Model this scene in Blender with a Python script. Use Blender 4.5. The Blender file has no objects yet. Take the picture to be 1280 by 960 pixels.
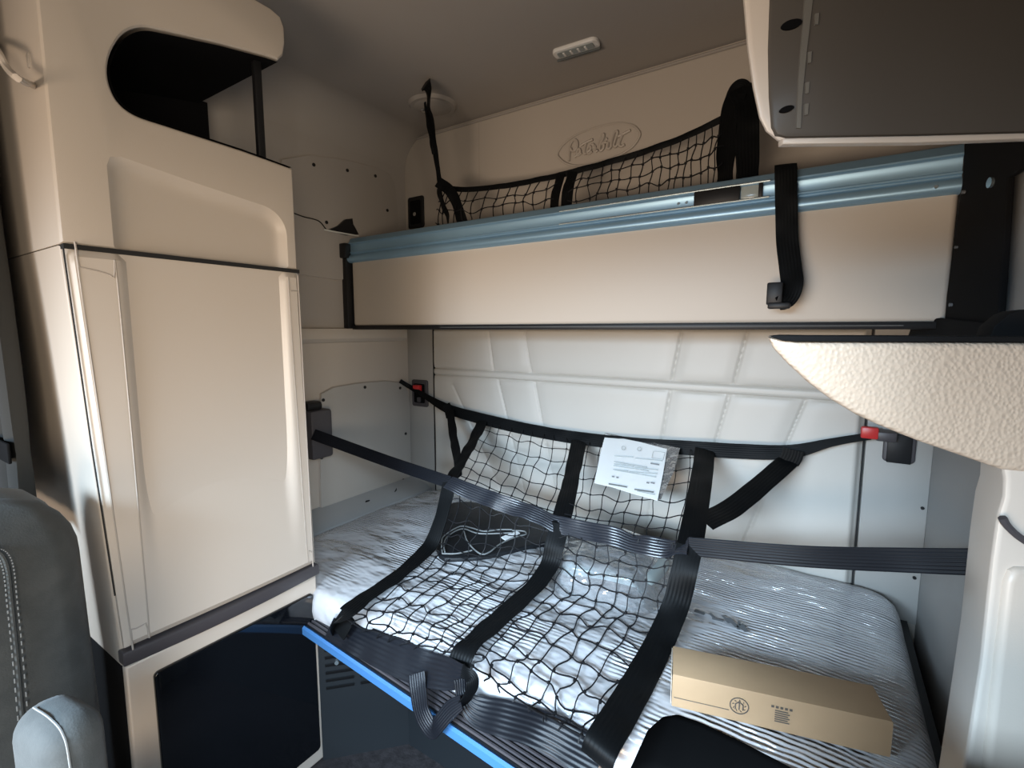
import bpy, bmesh, math, random
from mathutils import Vector, Matrix, noise as mnoise
C = bpy.context.scene.collection
random.seed(7)

# ------------------------------------------------------------------ camera maths (1280x960)
FPX = 604.0; PSI = math.radians(33.0); PIT = math.radians(6.4)
CAM = Vector((0, 0, 1.39))
FWD = Vector((-math.sin(PSI)*math.cos(PIT), math.cos(PSI)*math.cos(PIT), -math.sin(PIT)))
RGT = Vector((math.cos(PSI), math.sin(PSI), 0))
UPV = RGT.cross(FWD)
def ray(u, v): return FWD + (u-640)/FPX*RGT - (v-480)/FPX*UPV
def at(u, v, ax, val):
    """point of the plane ax = val that is seen at pixel u, v of the survey photograph"""
    d = ray(u, v); i = 'xyz'.index(ax)
    return CAM + d*((val-CAM[i])/d[i])
def onp(u, v, p0, n):
    d = ray(u, v)
    return CAM + d*((Vector(p0)-CAM).dot(n)/d.dot(n))
X, Y, Z = Vector((1,0,0)), Vector((0,1,0)), Vector((0,0,1))

# ------------------------------------------------------------------ materials
M = {}
def mat(name, col, rough=.5, metal=0., bump=None, coat=0., spec=.5, vary=None, sheen=0., coat_rough=.1):
    m = bpy.data.materials.new(name); m.use_nodes = True
    nt = m.node_tree; b = nt.nodes['Principled BSDF']
    b.inputs['Base Color'].default_value = (*col, 1); b.inputs['Roughness'].default_value = rough
    b.inputs['Metallic'].default_value = metal; b.inputs['Coat Weight'].default_value = coat
    b.inputs['Coat Roughness'].default_value = coat_rough
    b.inputs['Specular IOR Level'].default_value = spec
    if sheen: b.inputs['Sheen Weight'].default_value = sheen
    tc = nt.nodes.new('ShaderNodeTexCoord')
    if vary:                                     # (scale, second colour): soft mottling of the material itself
        n = nt.nodes.new('ShaderNodeTexNoise'); n.inputs['Scale'].default_value = vary[0]; n.inputs['Detail'].default_value = 4
        r = nt.nodes.new('ShaderNodeValToRGB')
        r.color_ramp.elements[0].color = (*col, 1); r.color_ramp.elements[1].color = (*vary[1], 1)
        r.color_ramp.elements[0].position = .35; r.color_ramp.elements[1].position = .65
        nt.links.new(tc.outputs['Object'], n.inputs['Vector']); nt.links.new(n.outputs['Fac'], r.inputs['Fac'])
        nt.links.new(r.outputs['Color'], b.inputs['Base Color'])
    if bump:                                     # (kind, scale, strength, distance)
        kind, sc, st, di = bump
        bn = nt.nodes.new('ShaderNodeBump'); bn.inputs['Strength'].default_value = st; bn.inputs['Distance'].default_value = di
        if kind == 'noise':
            t = nt.nodes.new('ShaderNodeTexNoise'); t.inputs['Scale'].default_value = sc; t.inputs['Detail'].default_value = 3; out = t.outputs['Fac']
        elif kind == 'leather':
            t = nt.nodes.new('ShaderNodeTexVoronoi'); t.feature = 'SMOOTH_F1'; t.inputs['Scale'].default_value = sc
            t.inputs['Smoothness'].default_value = .45; out = t.outputs['Distance']
        elif kind == 'weave':
            t = nt.nodes.new('ShaderNodeTexWave'); t.inputs['Scale'].default_value = sc; t.inputs['Distortion'].default_value = 2.; out = t.outputs['Fac']
        elif kind == 'rib':
            t = nt.nodes.new('ShaderNodeTexWave'); t.bands_direction = 'X'; t.inputs['Scale'].default_value = sc; t.inputs['Distortion'].default_value = 0; out = t.outputs['Fac']
        nt.links.new(tc.outputs['UV' if kind == 'rib' else 'Object'], t.inputs['Vector'])
        nt.links.new(out, bn.inputs['Height']); nt.links.new(bn.outputs['Normal'], b.inputs['Normal'])
    M[name] = m; return m

mat('beige_plastic', (.51,.45,.385), .42, bump=('noise', 420, .12, .001))
mat('beige_gloss', (.57,.51,.445), .33, bump=('noise', 300, .05, .001))
mat('leather_grain', (.53,.43,.335), .42, bump=('leather', 215, .5, .0022))
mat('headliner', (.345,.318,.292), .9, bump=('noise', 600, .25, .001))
mat('wall_vinyl', (.46,.415,.365), .62, bump=('noise', 500, .15, .001))
mat('pad_vinyl', (.53,.505,.46), .46, bump=('noise', 260, .12, .001))
mat('bunk_vinyl', (.58,.52,.45), .5, bump=('noise', 240, .12, .001))
mat('white_panel', (.36,.345,.32), .5)
mat('emboss', (.46,.415,.365), .5)
mat('webbing', (.0035,.004,.0045), .5, bump=('rib', 2.2, .3, .0012), spec=.10)
mat('webbing_grey', (.007,.008,.011), .40, bump=('rib', 2.2, .45, .0014), spec=.22)
mat('webbing_shiny', (.016,.019,.026), .34, bump=('rib', 2.2, .6, .0016), spec=.8)
mat('cord', (.006,.0065,.008), .6, spec=.25)
mat('black_plastic', (.010,.010,.011), .45, spec=.3)
mat('black_matte', (.007,.007,.0075), .9, spec=.15)
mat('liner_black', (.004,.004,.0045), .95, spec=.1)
mat('black_glass', (.004,.005,.007), .06, spec=.55)
mat('smoked', (.080,.072,.063), .34, spec=.3, bump=('noise', 350, .05, .001))
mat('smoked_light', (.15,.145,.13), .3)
mat('band', (.055,.05,.055), .45)
mat('gap', (.01,.01,.01), .8)
mat('groove', (.40,.355,.31), .6)
mat('alu_blue', (.30,.49,.66), .38, metal=.5, vary=(3, (.27,.45,.61)))
mat('alu_light', (.62,.74,.80), .25, metal=.9)
mat('film_blue', (.055,.175,.40), .35, coat=.5)
mat('chrome', (.8,.82,.84), .15, metal=1.)
mat('clear_grey', (.36,.42,.42), .12, spec=.7, coat=.4)
mat('red', (.55,.03,.03), .35)
mat('mattress', (.88,.865,.87), .7, bump=('noise', 90, .2, .002))
mat('print_grey', (.14,.15,.16), .6)
mat('cardboard', (.44,.30,.175), .75, bump=('noise', 160, .12, .001), vary=(7, (.40,.27,.155)))
mat('cardboard_edge', (.62,.53,.42), .7)
mat('print_brown', (.10,.085,.07), .7)
mat('paper', (.88,.90,.90), .55)
mat('print_pale', (.30,.33,.33), .7)
mat('print_dark', (.10,.11,.11), .7)
mat('seat_cloth', (.045,.050,.050), .85, bump=('noise', 300, .4, .001), vary=(30, (.060,.065,.064)), sheen=.1)
mat('seat_edge', (.15,.152,.148), .9, bump=('noise', 260, .6, .0015))
mat('stitch', (.20,.205,.20), .8)
mat('driver_cloth', (.004,.004,.0042), 1., spec=.0)
mat('curtain', (.030,.030,.028), .9, bump=('noise', 200, .2, .001))
mat('floor_mat', (.020,.017,.018), .6, bump=('noise', 120, .6, .003), vary=(40, (.035,.03,.032)))
mat('dark_panel', (.016,.019,.022), .38, bump=('noise', 60, .1, .001))
mat('vinyl_pouch', (.008,.009,.011), .45, spec=.25, bump=('noise', 40, .3, .003))
mat('piping', (.20,.21,.21), .4)
mat('pale_trim', (.62,.62,.58), .5)
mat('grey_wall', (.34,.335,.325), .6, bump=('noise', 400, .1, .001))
mat('lamp_lens', (.75,.74,.72), .25)

def film(name, tint, milky, rough, bumps, ior=1.45, refl=1.0):
    """clear plastic film: see-through, a little milky, with a wrinkled glossy surface"""
    m = bpy.data.materials.new(name); m.use_nodes = True; nt = m.node_tree; nt.nodes.clear()
    N, L = nt.nodes.new, nt.links.new
    out = N('ShaderNodeOutputMaterial'); tr = N('ShaderNodeBsdfTransparent'); tr.inputs['Color'].default_value = (*tint, 1)
    df = N('ShaderNodeBsdfDiffuse'); df.inputs['Color'].default_value = (.93,.94,.97,1)
    gl = N('ShaderNodeBsdfGlossy'); gl.inputs['Roughness'].default_value = rough; gl.inputs['Color'].default_value = (1,1,1,1)
    mx1 = N('ShaderNodeMixShader'); mx1.inputs[0].default_value = milky
    mx2 = N('ShaderNodeMixShader'); fr = N('ShaderNodeFresnel'); fr.inputs['IOR'].default_value = ior
    mul = N('ShaderNodeMath'); mul.operation = 'MULTIPLY'; mul.inputs[1].default_value = refl; mul.use_clamp = True
    tc = N('ShaderNodeTexCoord'); prev = None
    for kind, sc, stretch, dist, mask in bumps:
        mp = N('ShaderNodeMapping'); mp.inputs['Scale'].default_value = stretch[:3]
        if len(stretch) > 3: mp.inputs['Rotation'].default_value = (0, 0, stretch[3])
        L(tc.outputs['Object'], mp.inputs['Vector'])
        if kind == 'wave':
            t = N('ShaderNodeTexWave'); t.bands_direction = 'Y'; t.inputs['Scale'].default_value = sc
            t.inputs['Distortion'].default_value = 3.5; t.inputs['Detail'].default_value = 2; t.inputs['Detail Scale'].default_value = .6
            h = t.outputs['Fac']
        else:
            t = N('ShaderNodeTexNoise'); t.inputs['Scale'].default_value = sc; t.inputs['Detail'].default_value = 3; h = t.outputs['Fac']
            if kind == 'ridge':
                t.noise_type = 'RIDGED_MULTIFRACTAL'
        L(mp.outputs['Vector'], t.inputs['Vector'])
        if mask:
            mk = N('ShaderNodeTexNoise'); mk.inputs['Scale'].default_value = mask; L(tc.outputs['Object'], mk.inputs['Vector'])
            rp = N('ShaderNodeMapRange'); rp.inputs['From Min'].default_value = .46; rp.inputs['From Max'].default_value = .62
            L(mk.outputs['Fac'], rp.inputs['Value'])
            mm = N('ShaderNodeMath'); mm.operation = 'MULTIPLY'; L(h, mm.inputs[0]); L(rp.outputs['Result'], mm.inputs[1]); h = mm.outputs[0]
        bn = N('ShaderNodeBump'); bn.inputs['Strength'].default_value = 1; bn.inputs['Distance'].default_value = dist
        L(h, bn.inputs['Height'])
        if prev: L(prev, bn.inputs['Normal'])
        prev = bn.outputs['Normal']
    if prev:
        L(prev, gl.inputs['Normal']); L(prev, fr.inputs['Normal']); L(prev, df.inputs['Normal'])
    L(fr.outputs[0], mul.inputs[0]); L(mul.outputs[0], mx2.inputs[0])
    L(tr.outputs[0], mx1.inputs[1]); L(df.outputs[0], mx1.inputs[2])
    L(mx1.outputs[0], mx2.inputs[1]); L(gl.outputs[0], mx2.inputs[2]); L(mx2.outputs[0], out.inputs['Surface'])
    M[name] = m
film('wrap', (.98,.98,.985), .46, .16, [('noise', 4.5, (1,2.2,1,.5), .05, None), ('wave', 24, (1,1,1), .0060, 2.4), ('ridge', 5, (1,.4,1,-.6), .012, None)], refl=1.7)
film('bag', (.82,.86,.87), .22, .12, [('noise', 14, (1,1,1), .03, None)], refl=2.2)
film('sleeve', (.96,.97,.97), .12, .12, [('noise', 16, (1,1,1), .010, None)], refl=2.0)

# ------------------------------------------------------------------ mesh building
class MB:
    def __init__(s): s.v, s.f, s.uv = [], [], {}
    def add(s, vs, fs):
        n = len(s.v); s.v += [tuple(v) for v in vs]; s.f += [tuple(i+n for i in f) for f in fs]
    def bm(s, bm):
        bm.verts.index_update(); s.add([v.co for v in bm.verts], [[v.index for v in f.verts] for f in bm.faces]); bm.free()
    def box(s, lo, hi, r=0., seg=2, mtx=None):
        bm = bmesh.new(); bmesh.ops.create_cube(bm, size=1)
        lo, hi = Vector(lo), Vector(hi); c = (lo+hi)/2; d = hi-lo
        for v in bm.verts: v.co = Vector((v.co.x*d.x, v.co.y*d.y, v.co.z*d.z))+c
        if r: bmesh.ops.bevel(bm, geom=bm.edges[:], offset=min(r, .48*min(d)), segments=seg, profile=.5, affect='EDGES')
        if mtx: bm.transform(mtx)
        s.bm(bm); return s
    def prism(s, pts, d, r=0., seg=3):
        """closed outline pts pushed along d; the rims rounded by r"""
        bm = bmesh.new(); d = Vector(d); a = [bm.verts.new(Vector(p)) for p in pts]; b = [bm.verts.new(Vector(p)+d) for p in pts]
        n = len(a); fa = bm.faces.new(a); fb = bm.faces.new(b[::-1])
        for i in range(n): bm.faces.new((a[i], b[i], b[(i+1) % n], a[(i+1) % n]))
        bmesh.ops.recalc_face_normals(bm, faces=bm.faces[:])
        if r:
            es = [e for e in bm.edges if (fa in e.link_faces or fb in e.link_faces)]
            bmesh.ops.bevel(bm, geom=es, offset=r, segments=seg, profile=.5, affect='EDGES', clamp_overlap=True)
        s.bm(bm); return s
    def tube(s, pts, r, n=6, closed=False, smooth=0):
        pts = [Vector(p) for p in pts]
        if smooth: pts = cat(pts, smooth, closed)
        k = len(pts); vs = []; up = None
        for i, p in enumerate(pts):
            if closed: t = pts[(i+1) % k]-pts[i-1]
            else: t = pts[min(i+1, k-1)]-pts[max(i-1, 0)]
            t.normalize()
            if up is None: up = t.orthogonal().normalized()
            up = (up - t*up.dot(t))
            if up.length < 1e-5: up = t.orthogonal()
            up.normalize(); w = t.cross(up); rr = r(i/(k-1)) if callable(r) else r
            vs += [p+(up*math.cos(2*math.pi*j/n)+w*math.sin(2*math.pi*j/n))*rr for j in range(n)]
        fs = []
        for i in range(k if closed else k-1):
            for j in range(n):
                a, b = i*n+j, i*n+(j+1) % n; c, d = ((i+1) % k)*n+(j+1) % n, ((i+1) % k)*n+j
                fs.append((a, b, c, d))
        if not closed: fs += [tuple(range(n))[::-1], tuple((k-1)*n+j for j in range(n))]
        s.add(vs, fs); return s
    def cyl(s, c, ax, r, h, n=20, r2=None):
        c, ax = Vector(c), Vector(ax).normalized(); u = ax.orthogonal().normalized(); w = ax.cross(u); r2 = r if r2 is None else r2
        vs = [c+(u*math.cos(2*math.pi*j/n)+w*math.sin(2*math.pi*j/n))*r for j in range(n)]
        vs += [c+ax*h+(u*math.cos(2*math.pi*j/n)+w*math.sin(2*math.pi*j/n))*r2 for j in range(n)]
        fs = [(j, (j+1) % n, n+(j+1) % n, n+j) for j in range(n)]+[tuple(range(n))[::-1], tuple(range(n, 2*n))]
        s.add(vs, fs); return s
    def grid(s, nx, ny, fn):
        vs = [fn(i/nx, j/ny) for j in range(ny+1) for i in range(nx+1)]
        fs = [(j*(nx+1)+i, j*(nx+1)+i+1, (j+1)*(nx+1)+i+1, (j+1)*(nx+1)+i) for j in range(ny) for i in range(nx)]
        s.add(vs, fs); return s
    def ribbon(s, pts, nrm, w, th=.0022, sub=8, und=0., seed=0):
        """webbing along pts; nrm is the side it shows (one vector or one per point)"""
        pts = [Vector(p) for p in pts]
        nr = [Vector(q) for q in nrm] if isinstance(nrm, list) else [Vector(nrm)]*len(pts)
        P = cat(pts, sub); K = len(P)
        Nn = cat(nr, sub); ws = w if isinstance(w, list) else [w]*len(pts); ws = [q.x for q in cat([Vector((a,0,0)) for a in ws], sub)]
        base = len(s.v); vs = []; L = 0
        for i, p in enumerate(P):
            t = (P[min(i+1, K-1)]-P[max(i-1, 0)]).normalized(); n = Nn[i]; n = (n-t*n.dot(t)).normalized(); b = t.cross(n)
            if i: L += (P[i]-P[i-1]).length
            if und:
                a = und*mnoise.noise(Vector((L*14, seed*3.7, .5))); n, b = n*math.cos(a)+b*math.sin(a), b*math.cos(a)-n*math.sin(a)
                p = p + n*und*.012*mnoise.noise(Vector((L*18, seed*1.3, 7.5)))
            h = ws[i]/2
            for q, (x, y) in enumerate(((-h, th), (-h*.5, th*1.25), (0, th*1.3), (h*.5, th*1.25), (h, th), (h, 0), (-h, 0))):
                s.uv[len(s.v)+len(vs)] = ((x/h+1)/2 if h else .5, L/.05); vs.append(p+b*x+n*y)
        fs = [(i*7+j, i*7+(j+1) % 7, (i+1)*7+(j+1) % 7, (i+1)*7+j) for i in range(K-1) for j in range(7)]
        fs += [tuple(range(7))[::-1], tuple((K-1)*7+j for j in range(7))]
        s.add(vs, fs); return s
    def ngon(s, pts): s.add(pts, [tuple(range(len(pts)))]); return s
    def build(s, name, m, parent=None, ang=35, kind=None, sub=0):
        me = bpy.data.meshes.new(name); me.from_pydata(s.v, [], s.f); me.update()
        bm = bmesh.new(); bm.from_mesh(me); bmesh.ops.recalc_face_normals(bm, faces=bm.faces[:]); bm.to_mesh(me); bm.free()
        if s.uv:
            ul = me.uv_layers.new(name='UVMap')
            for lp in me.loops: ul.data[lp.index].uv = s.uv.get(lp.vertex_index, (.5,.5))
        me.shade_smooth()
        me.set_sharp_from_angle(angle=math.radians(ang))
        me.materials.append(M[m] if isinstance(m, str) else m)
        o = bpy.data.objects.new(name, me); C.objects.link(o)
        if parent:
            o.parent = parent; w = Vector((0,0,0)); p = parent
            while p: w += p.location; p = p.parent
            o.location = -w
        if sub:
            md = o.modifiers.new('sub', 'SUBSURF'); md.levels = md.render_levels = sub
        if kind: o['kind'] = kind
        return o
def cat(pts, n, closed=False):
    """Catmull-Rom through pts, n steps per span"""
    k = len(pts); out = []
    if k < 3 and not closed:
        return [pts[0].lerp(pts[1], i/n) for i in range(n+1)]
    for i in range(k if closed else k-1):
        p1, p2 = pts[i], pts[(i+1) % k]
        p0 = pts[i-1] if (closed or i) else p1*2-p2
        p3 = pts[(i+2) % k] if (closed or i+2 < k) else p2*2-p1
        for j in range(n):
            t = j/n
            out.append(.5*((2*p1)+(p2-p0)*t+(2*p0-5*p1+4*p2-p3)*t*t+(3*p1-p0-3*p2+p3)*t**3))
    if not closed: out.append(pts[-1].copy())
    return out
def tag(o, label, cat_, group=None):
    o['label'] = label; o['category'] = cat_
    if group: o['group'] = group
    return o
def thing(name, loc, label, cat_, group=None):
    o = bpy.data.objects.new(name, None); C.objects.link(o); o.location = loc; o.empty_display_size = .05
    return tag(o, label, cat_, group)
def S(name, mb, m, parent=None, ang=35): return mb.build(name, m, parent, ang, None if parent else 'structure')
def sstep(a, b, x):
    t = max(0., min(1., (x-a)/(b-a))); return t*t*(3-2*t)
def rrect(w, h, r, n=6):
    """rounded rectangle outline centred on 0"""
    o = []
    for cx, cy, a0 in ((w/2-r, h/2-r, 0), (-w/2+r, h/2-r, 90), (-w/2+r, -h/2+r, 180), (w/2-r, -h/2+r, 270)):
        for i in range(n+1):
            a = math.radians(a0+90*i/n); o.append((cx+r*math.cos(a), cy+r*math.sin(a)))
    return o

# ------------------------------------------------------------------ the setting: the shell of the cab
XL, XR, YB, YF, ZC = -1.87, .285, 1.87, -1.35, 2.35
S('floor', MB().box((XL-.08, YF-.08, -.06), (XR+.08, YB+.08, 0)), 'floor_mat')
ceil = MB().box((XL-.08, YF-.08, ZC), (XR+.08, YB+.08, ZC+.06))
prof = [(XL, ZC), (XL+.16, ZC)]+[(XL+.16-.16*math.sin(math.radians(a)), ZC-.16+.16*math.cos(math.radians(a))) for a in range(9, 91, 9)]
ceil.prism([(x, .3, z) for x, z in prof], (0, YB-.3, 0))
S('ceiling', ceil, 'headliner')
wl = MB().box((XL-.08, .25, 0), (XL, YB+.08, ZC)).box((XL-.08, YF, 0), (XL, .25, .95)).box((XL-.08, YF, 1.7), (XL, .25, ZC)).box((XL-.08, YF, .95), (XL, -1.1, 1.7))
WL = S('wall_left', wl, 'wall_vinyl')
wr = MB().box((XR, .28, 0), (XR+.08, YB+.08, ZC)).box((XR, YF, 0), (XR+.08, .28, .35)).box((XR, YF, 1.8), (XR+.08, .28, ZC)).box((XR, YF, .35), (XR+.08, -1.0, 1.8))
WR = S('wall_right', wr, 'grey_wall')
S('wall_front', MB().box((XL-.08, YF-.08, 0), (XR+.08, YF, .62)).box((XL-.08, YF-.08, 1.85), (XR+.08, YF, ZC)).box((XL-.08, YF-.08, .62), (XL+.06, YF, 1.85)).box((XR-.02, YF-.08, .62), (XR+.08, YF, 1.85)), 'grey_wall')
WB = S('wall_back', MB().box((XL-.08, YB, 0), (XR+.08, YB+.08, ZC)), 'wall_vinyl')
# seam where the headliner meets the back wall, and one upright seam
S('trim_1', MB().tube([(XL+.02, YB-.004, ZC-.012), (XR-.005, YB-.004, ZC-.012)], .006, 6), 'headliner')
S('trim_2', MB().tube([(-1.395, YB+.001, 1.75), (-1.395, YB+.001, ZC-.02)], .003, 5), 'groove')
# embossed oval emblem, drawn as raised strokes in the wall vinyl
def zp(x, y): return at(690+x*.09375, 145+y*.09375, 'y', YB-.005)
em = MB()
el = [zp(*p) for p in ((75,500), (150,380), (330,245), (600,145), (860,95), (1060,120), (1160,205), (1160,290), (1060,420), (880,530), (640,615), (400,664), (220,645), (110,575))]
em.tube(el, .0045, 6, True, 8)
for st in ([(225,600),(230,500),(235,410),(265,340),(300,315),(335,345),(335,420),(300,465),(265,465),(250,430)],
           [(300,545),(340,520),(378,470),(358,440),(335,480),(345,525),(395,490)],
           [(385,395),(460,350),(545,312)], [(455,365),(435,440),(435,500),(460,500)],
           [(465,485),(512,450),(512,405),(482,420),(468,470),(490,505),(535,470)],
           [(530,385),(555,380),(548,425),(572,400),(580,470),(612,455)],
           [(605,440),(640,320),(680,240),(692,270),(660,350),(637,415),(648,465),(685,430),(692,375),(668,365),(735,345)],
           [(748,350),(740,425),(765,435),(795,395)], [(728,302),(734,296)],
           [(785,400),(800,310),(830,220),(865,200),(872,240),(840,330),(825,390),(850,410),(885,360)],
           [(945,230),(905,330),(895,385),(925,405),(968,380)], [(880,275),(960,235),(1045,190)]):
    em.tube([zp(*p) for p in st], .0055, 6, False, 5)
S('raised_emblem', em, 'emboss', WB)

# quilted pad that lines the lower back wall (trim_3): pleats as creases in the mesh
def ln(*p): return [at(u, v, 'y', 1.845) for u, v in p]
up_l = [ln((610,413),(617,466)), ln((655,413),(664,467)), ln((852,412),(839,477)), ln((935,410),(916,483))]
lo_l = [ln((622,474),(655,615)), ln((668,476),(696,630)), ln((838,487),(802,690)), ln((912,492),(854,690)), ln((1008,497),(927,683)), ln((566,482),(625,612))]
zw = at(664,467,'y',1.845).z; zw2 = at(664,476,'y',1.845).z
PX0, PX1, PZ0, PZ1 = -1.685, .113, .48, 1.40
def dseg(x, z, a, b):
    ax, az, bx, bz = a.x, a.z, b.x, b.z; t = ((x-ax)*(bx-ax)+(z-az)*(bz-az))/((bx-ax)**2+(bz-az)**2)
    t = max(0, min(1, t)); return math.hypot(x-ax-t*(bx-ax), z-az-t*(bz-az))
def pad(s, t):
    x, z = PX0+(PX1-PX0)*s, PZ0+(PZ1-PZ0)*t; y = 1.842
    e = 0.
    if z > zw+.004: d = min(dseg(x, z, *l) for l in up_l)
    elif z < zw2-.004: d = min(dseg(x, z, *l) for l in lo_l)
    else: d = 9
    e += .006*math.exp(-(d/.0045)**2)+.006*math.exp(-(d/.030)**2)
    for zz in (zw, zw2): e += .007*math.exp(-((z-zz)/.004)**2)+.004*math.exp(-((z-zz)/.02)**2)*(1 if (z > zw or z < zw2) else 0)
    edge = min(x-PX0, PX1-x, z-PZ0, PZ1-z); e += .022*(1-sstep(0, .018, edge))
    e += .004*mnoise.noise(Vector((x*3, 2, z*3)))
    return (x, y+e, z)
g = MB().grid(380, 190, pad)
S('trim_3', g, 'pad_vinyl', None, 60)
S('trim_4', MB().box((PX0-.006, YB-.012, .48), (PX0, YB, 1.4)).box((PX1+.002, YB-.012, .48), (PX1+.007, YB, 1.4)), 'gap')
# plain strips of back wall either side of the pad
S('trim_5', MB().box((XL, YB-.012, .48), (PX0-.008, YB+.002, 1.4), .003).box((PX1+.009, YB-.012, .48), (XR, YB+.002, 1.4), .003), 'white_panel')
# left wall: rounded rail under the upper bunk and sloping ledge beside the mattress
S('trim_6', MB().prism([(XL-.01, .87, z) if False else (x, .87, z) for x, z in ((XL-.01,1.33),(XL+.02,1.335),(XL+.035,1.35),(XL+.038,1.37),(XL+.03,1.395),(XL-.01,1.40))], (0, .95, 0)), 'wall_vinyl')
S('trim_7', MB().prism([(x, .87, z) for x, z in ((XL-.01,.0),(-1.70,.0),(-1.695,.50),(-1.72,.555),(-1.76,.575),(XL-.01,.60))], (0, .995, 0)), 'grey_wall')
# thin sheet over the upper left wall; its darker colour paints in shade
S('shade_panel', MB().box((XL-.01, .87, 1.40), (XL+.0015, YB-.002, 2.20)), 'headliner')
# screws of the plain wall at the right end
for u, v in ((1153,635), (1143,722)):
    p = at(u, v, 'y', YB-.012); p.x = min(p.x, XR-.012)
    S('wall_screw', MB().cyl(p, -Y, .005, .004, 10), 'black_plastic', WB)

# ------------------------------------------------------------------ tall storage cabinet (left)
cab = thing('storage_cabinet', (-1.585, .60, 0), 'tall beige storage cabinet with plain door, black open cubby on top and black glass below', 'cabinet')
XF = -1.30
# lower body (the front edge of the side wall leans a little)
MB().prism([(XF-.015, y, z) for y, z in ((.378,.62),(.874,.62),(.862,1.56),(.342,1.56))], (-.54, 0, 0), .006).build('lower_body', 'beige_plastic', cab)
MB().prism([(XF-.016, y, z) for y, z in ((.376,0),(.868,0),(.868,.62),(.378,.62))], (-.54, 0, 0), .004).build('base_body', 'black_matte', cab)
# bottom front frame round the glass
MB().prism([(XF+.004, y, z) for y, z in ((.374,.0),(.872,.0),(.872,.625),(.376,.625))], (-.02, 0, 0), .008).build('base_frame', 'beige_gloss', cab)
gd = MB().prism([(XF+.0135, y, z) for y, z in [(.64+a, .315+b) for a, b in rrect(.425, .53, .012)]], (-.012, 0, 0), .003).build('glass_door', 'black_glass', cab)
gd['label'] = 'black glass lower door'
# dark bumper strip, bowed out
def bow(y): return .016*(1-((y-.62)/.27)**2)
pts = [(XF+.006+bow(y), y) for y in [.374+.505*i/16 for i in range(17)]]
MB().prism([(x, y, .628) for x, y in pts]+[(XF-.02, .879, .628), (XF-.02, .374, .628)], (0, 0, .034), .005).build('trim_strip', 'band', cab)
# door with a shallow pressed field
def recess(y, z, z1, z0):
    a = sstep(.425, .462, y)*(1-sstep(.785, .825, y))
    return .020*a*(sstep(z0, z0+.42, z) if z0 else 1)*((1-sstep(z1-.03, z1+.03, z)) if z1 else 1)
def ylim(z):
    t = (z-.665)/(1.555-.665); return .381+(.345-.381)*t, .872+(.860-.872)*t
def dfront(s, t):
    z = .668+(1.553-.668)*t; y0, y1 = ylim(z); y = y0+(y1-y0)*s
    e = min(s*.5, (1-s)*.5, t*.88, (1-t)*.88); rnd = .010*(1-sstep(0, .012, e))
    return (XF+.008-recess(y, z, 0, .70)-rnd+.006*math.sin(math.pi*s), y, z)
dm = MB().grid(90, 60, dfront)
dm.prism([(XF-.012, *p) for p in ((.381,.668),(.872,.668),(.860,1.553),(.345,1.553))], (.010, 0, 0))
door = dm.build('door', 'beige_gloss', cab, 30)
# grips: long rounded outlines pressed in the door
def grip(u0, u1, v0, v1, rtop, rbot, side):
    pts = []
    a, b, c, d = [at(u, v, 'x', XF+.010) for u, v in ((u0[0], v0), (u1[0], v0+(4 if side else 12)), (u1[1], v1), (u0[1], v1+(0 if side else 8)))]
    poly = [a, b, c, d]; out = []
    for i in range(4):
        p, q, r_ = poly[i-1], poly[i], poly[(i+1) % 4]; rr = .022 if (i in (1, 2)) ^ bool(side) else .008
        e1 = q+(p-q).normalized()*rr; e2 = q+(r_-q).normalized()*rr
        out += [e1.lerp(q, .0), (e1+q*2+e2)/4, e2]
    for p in out:
        s_ = (p.y-ylim(p.z)[0])/(ylim(p.z)[1]-ylim(p.z)[0]); p.x = XF+.0075-recess(p.y, p.z, 0, .70)+.006*math.sin(math.pi*max(0,min(1,s_)))
    return MB().tube(out, .0019, 6, True, 4)
grip((98,163), (146,186), 333, 780, 0, 0, 0).build('pull_groove', 'groove', door)
grip((361,384), (374,391), 361, 690, 0, 0, 1).build('pull_groove', 'groove', door)
MB().tube([(XF+.001, .3435, 1.553), (XF+.001, .357, 1.15), (XF+.001, .372, .80)], .0016, 5).build('side_gap', 'gap', cab)
MB().box((XF-.3, .344, 1.553), (XF+.003, .864, 1.563)).build('door_gap', 'gap', cab)
YS_ = None
# upper body: fascia with arched pressed field + C-shaped cubby surround
YS = [(.862,1.562),(.862,1.845),(.72,1.853),(.55,1.856),(.492,1.858),(.462,1.872),(.448,1.90),(.446,1.935),(.456,1.975),(.480,2.02),(.515,2.05),(.56,2.064),(.68,2.093),(.80,2.117),(.835,2.122),(.850,2.14),(.858,2.175),(.858,2.215),(.848,2.238),(.82,2.246),(.342,2.246),(.340,1.562)]
_m = cat([Vector((0,)+q) for q in YS[3:12]], 5); YS = YS[:3]+[(q.y, q.z) for q in _m]+YS[12:]
ubo = MB().prism([(XF, y, z) for y, z in YS], (-.56, 0, 0), .010, 3).build('upper_body', 'beige_plastic', cab, 40)
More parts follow.
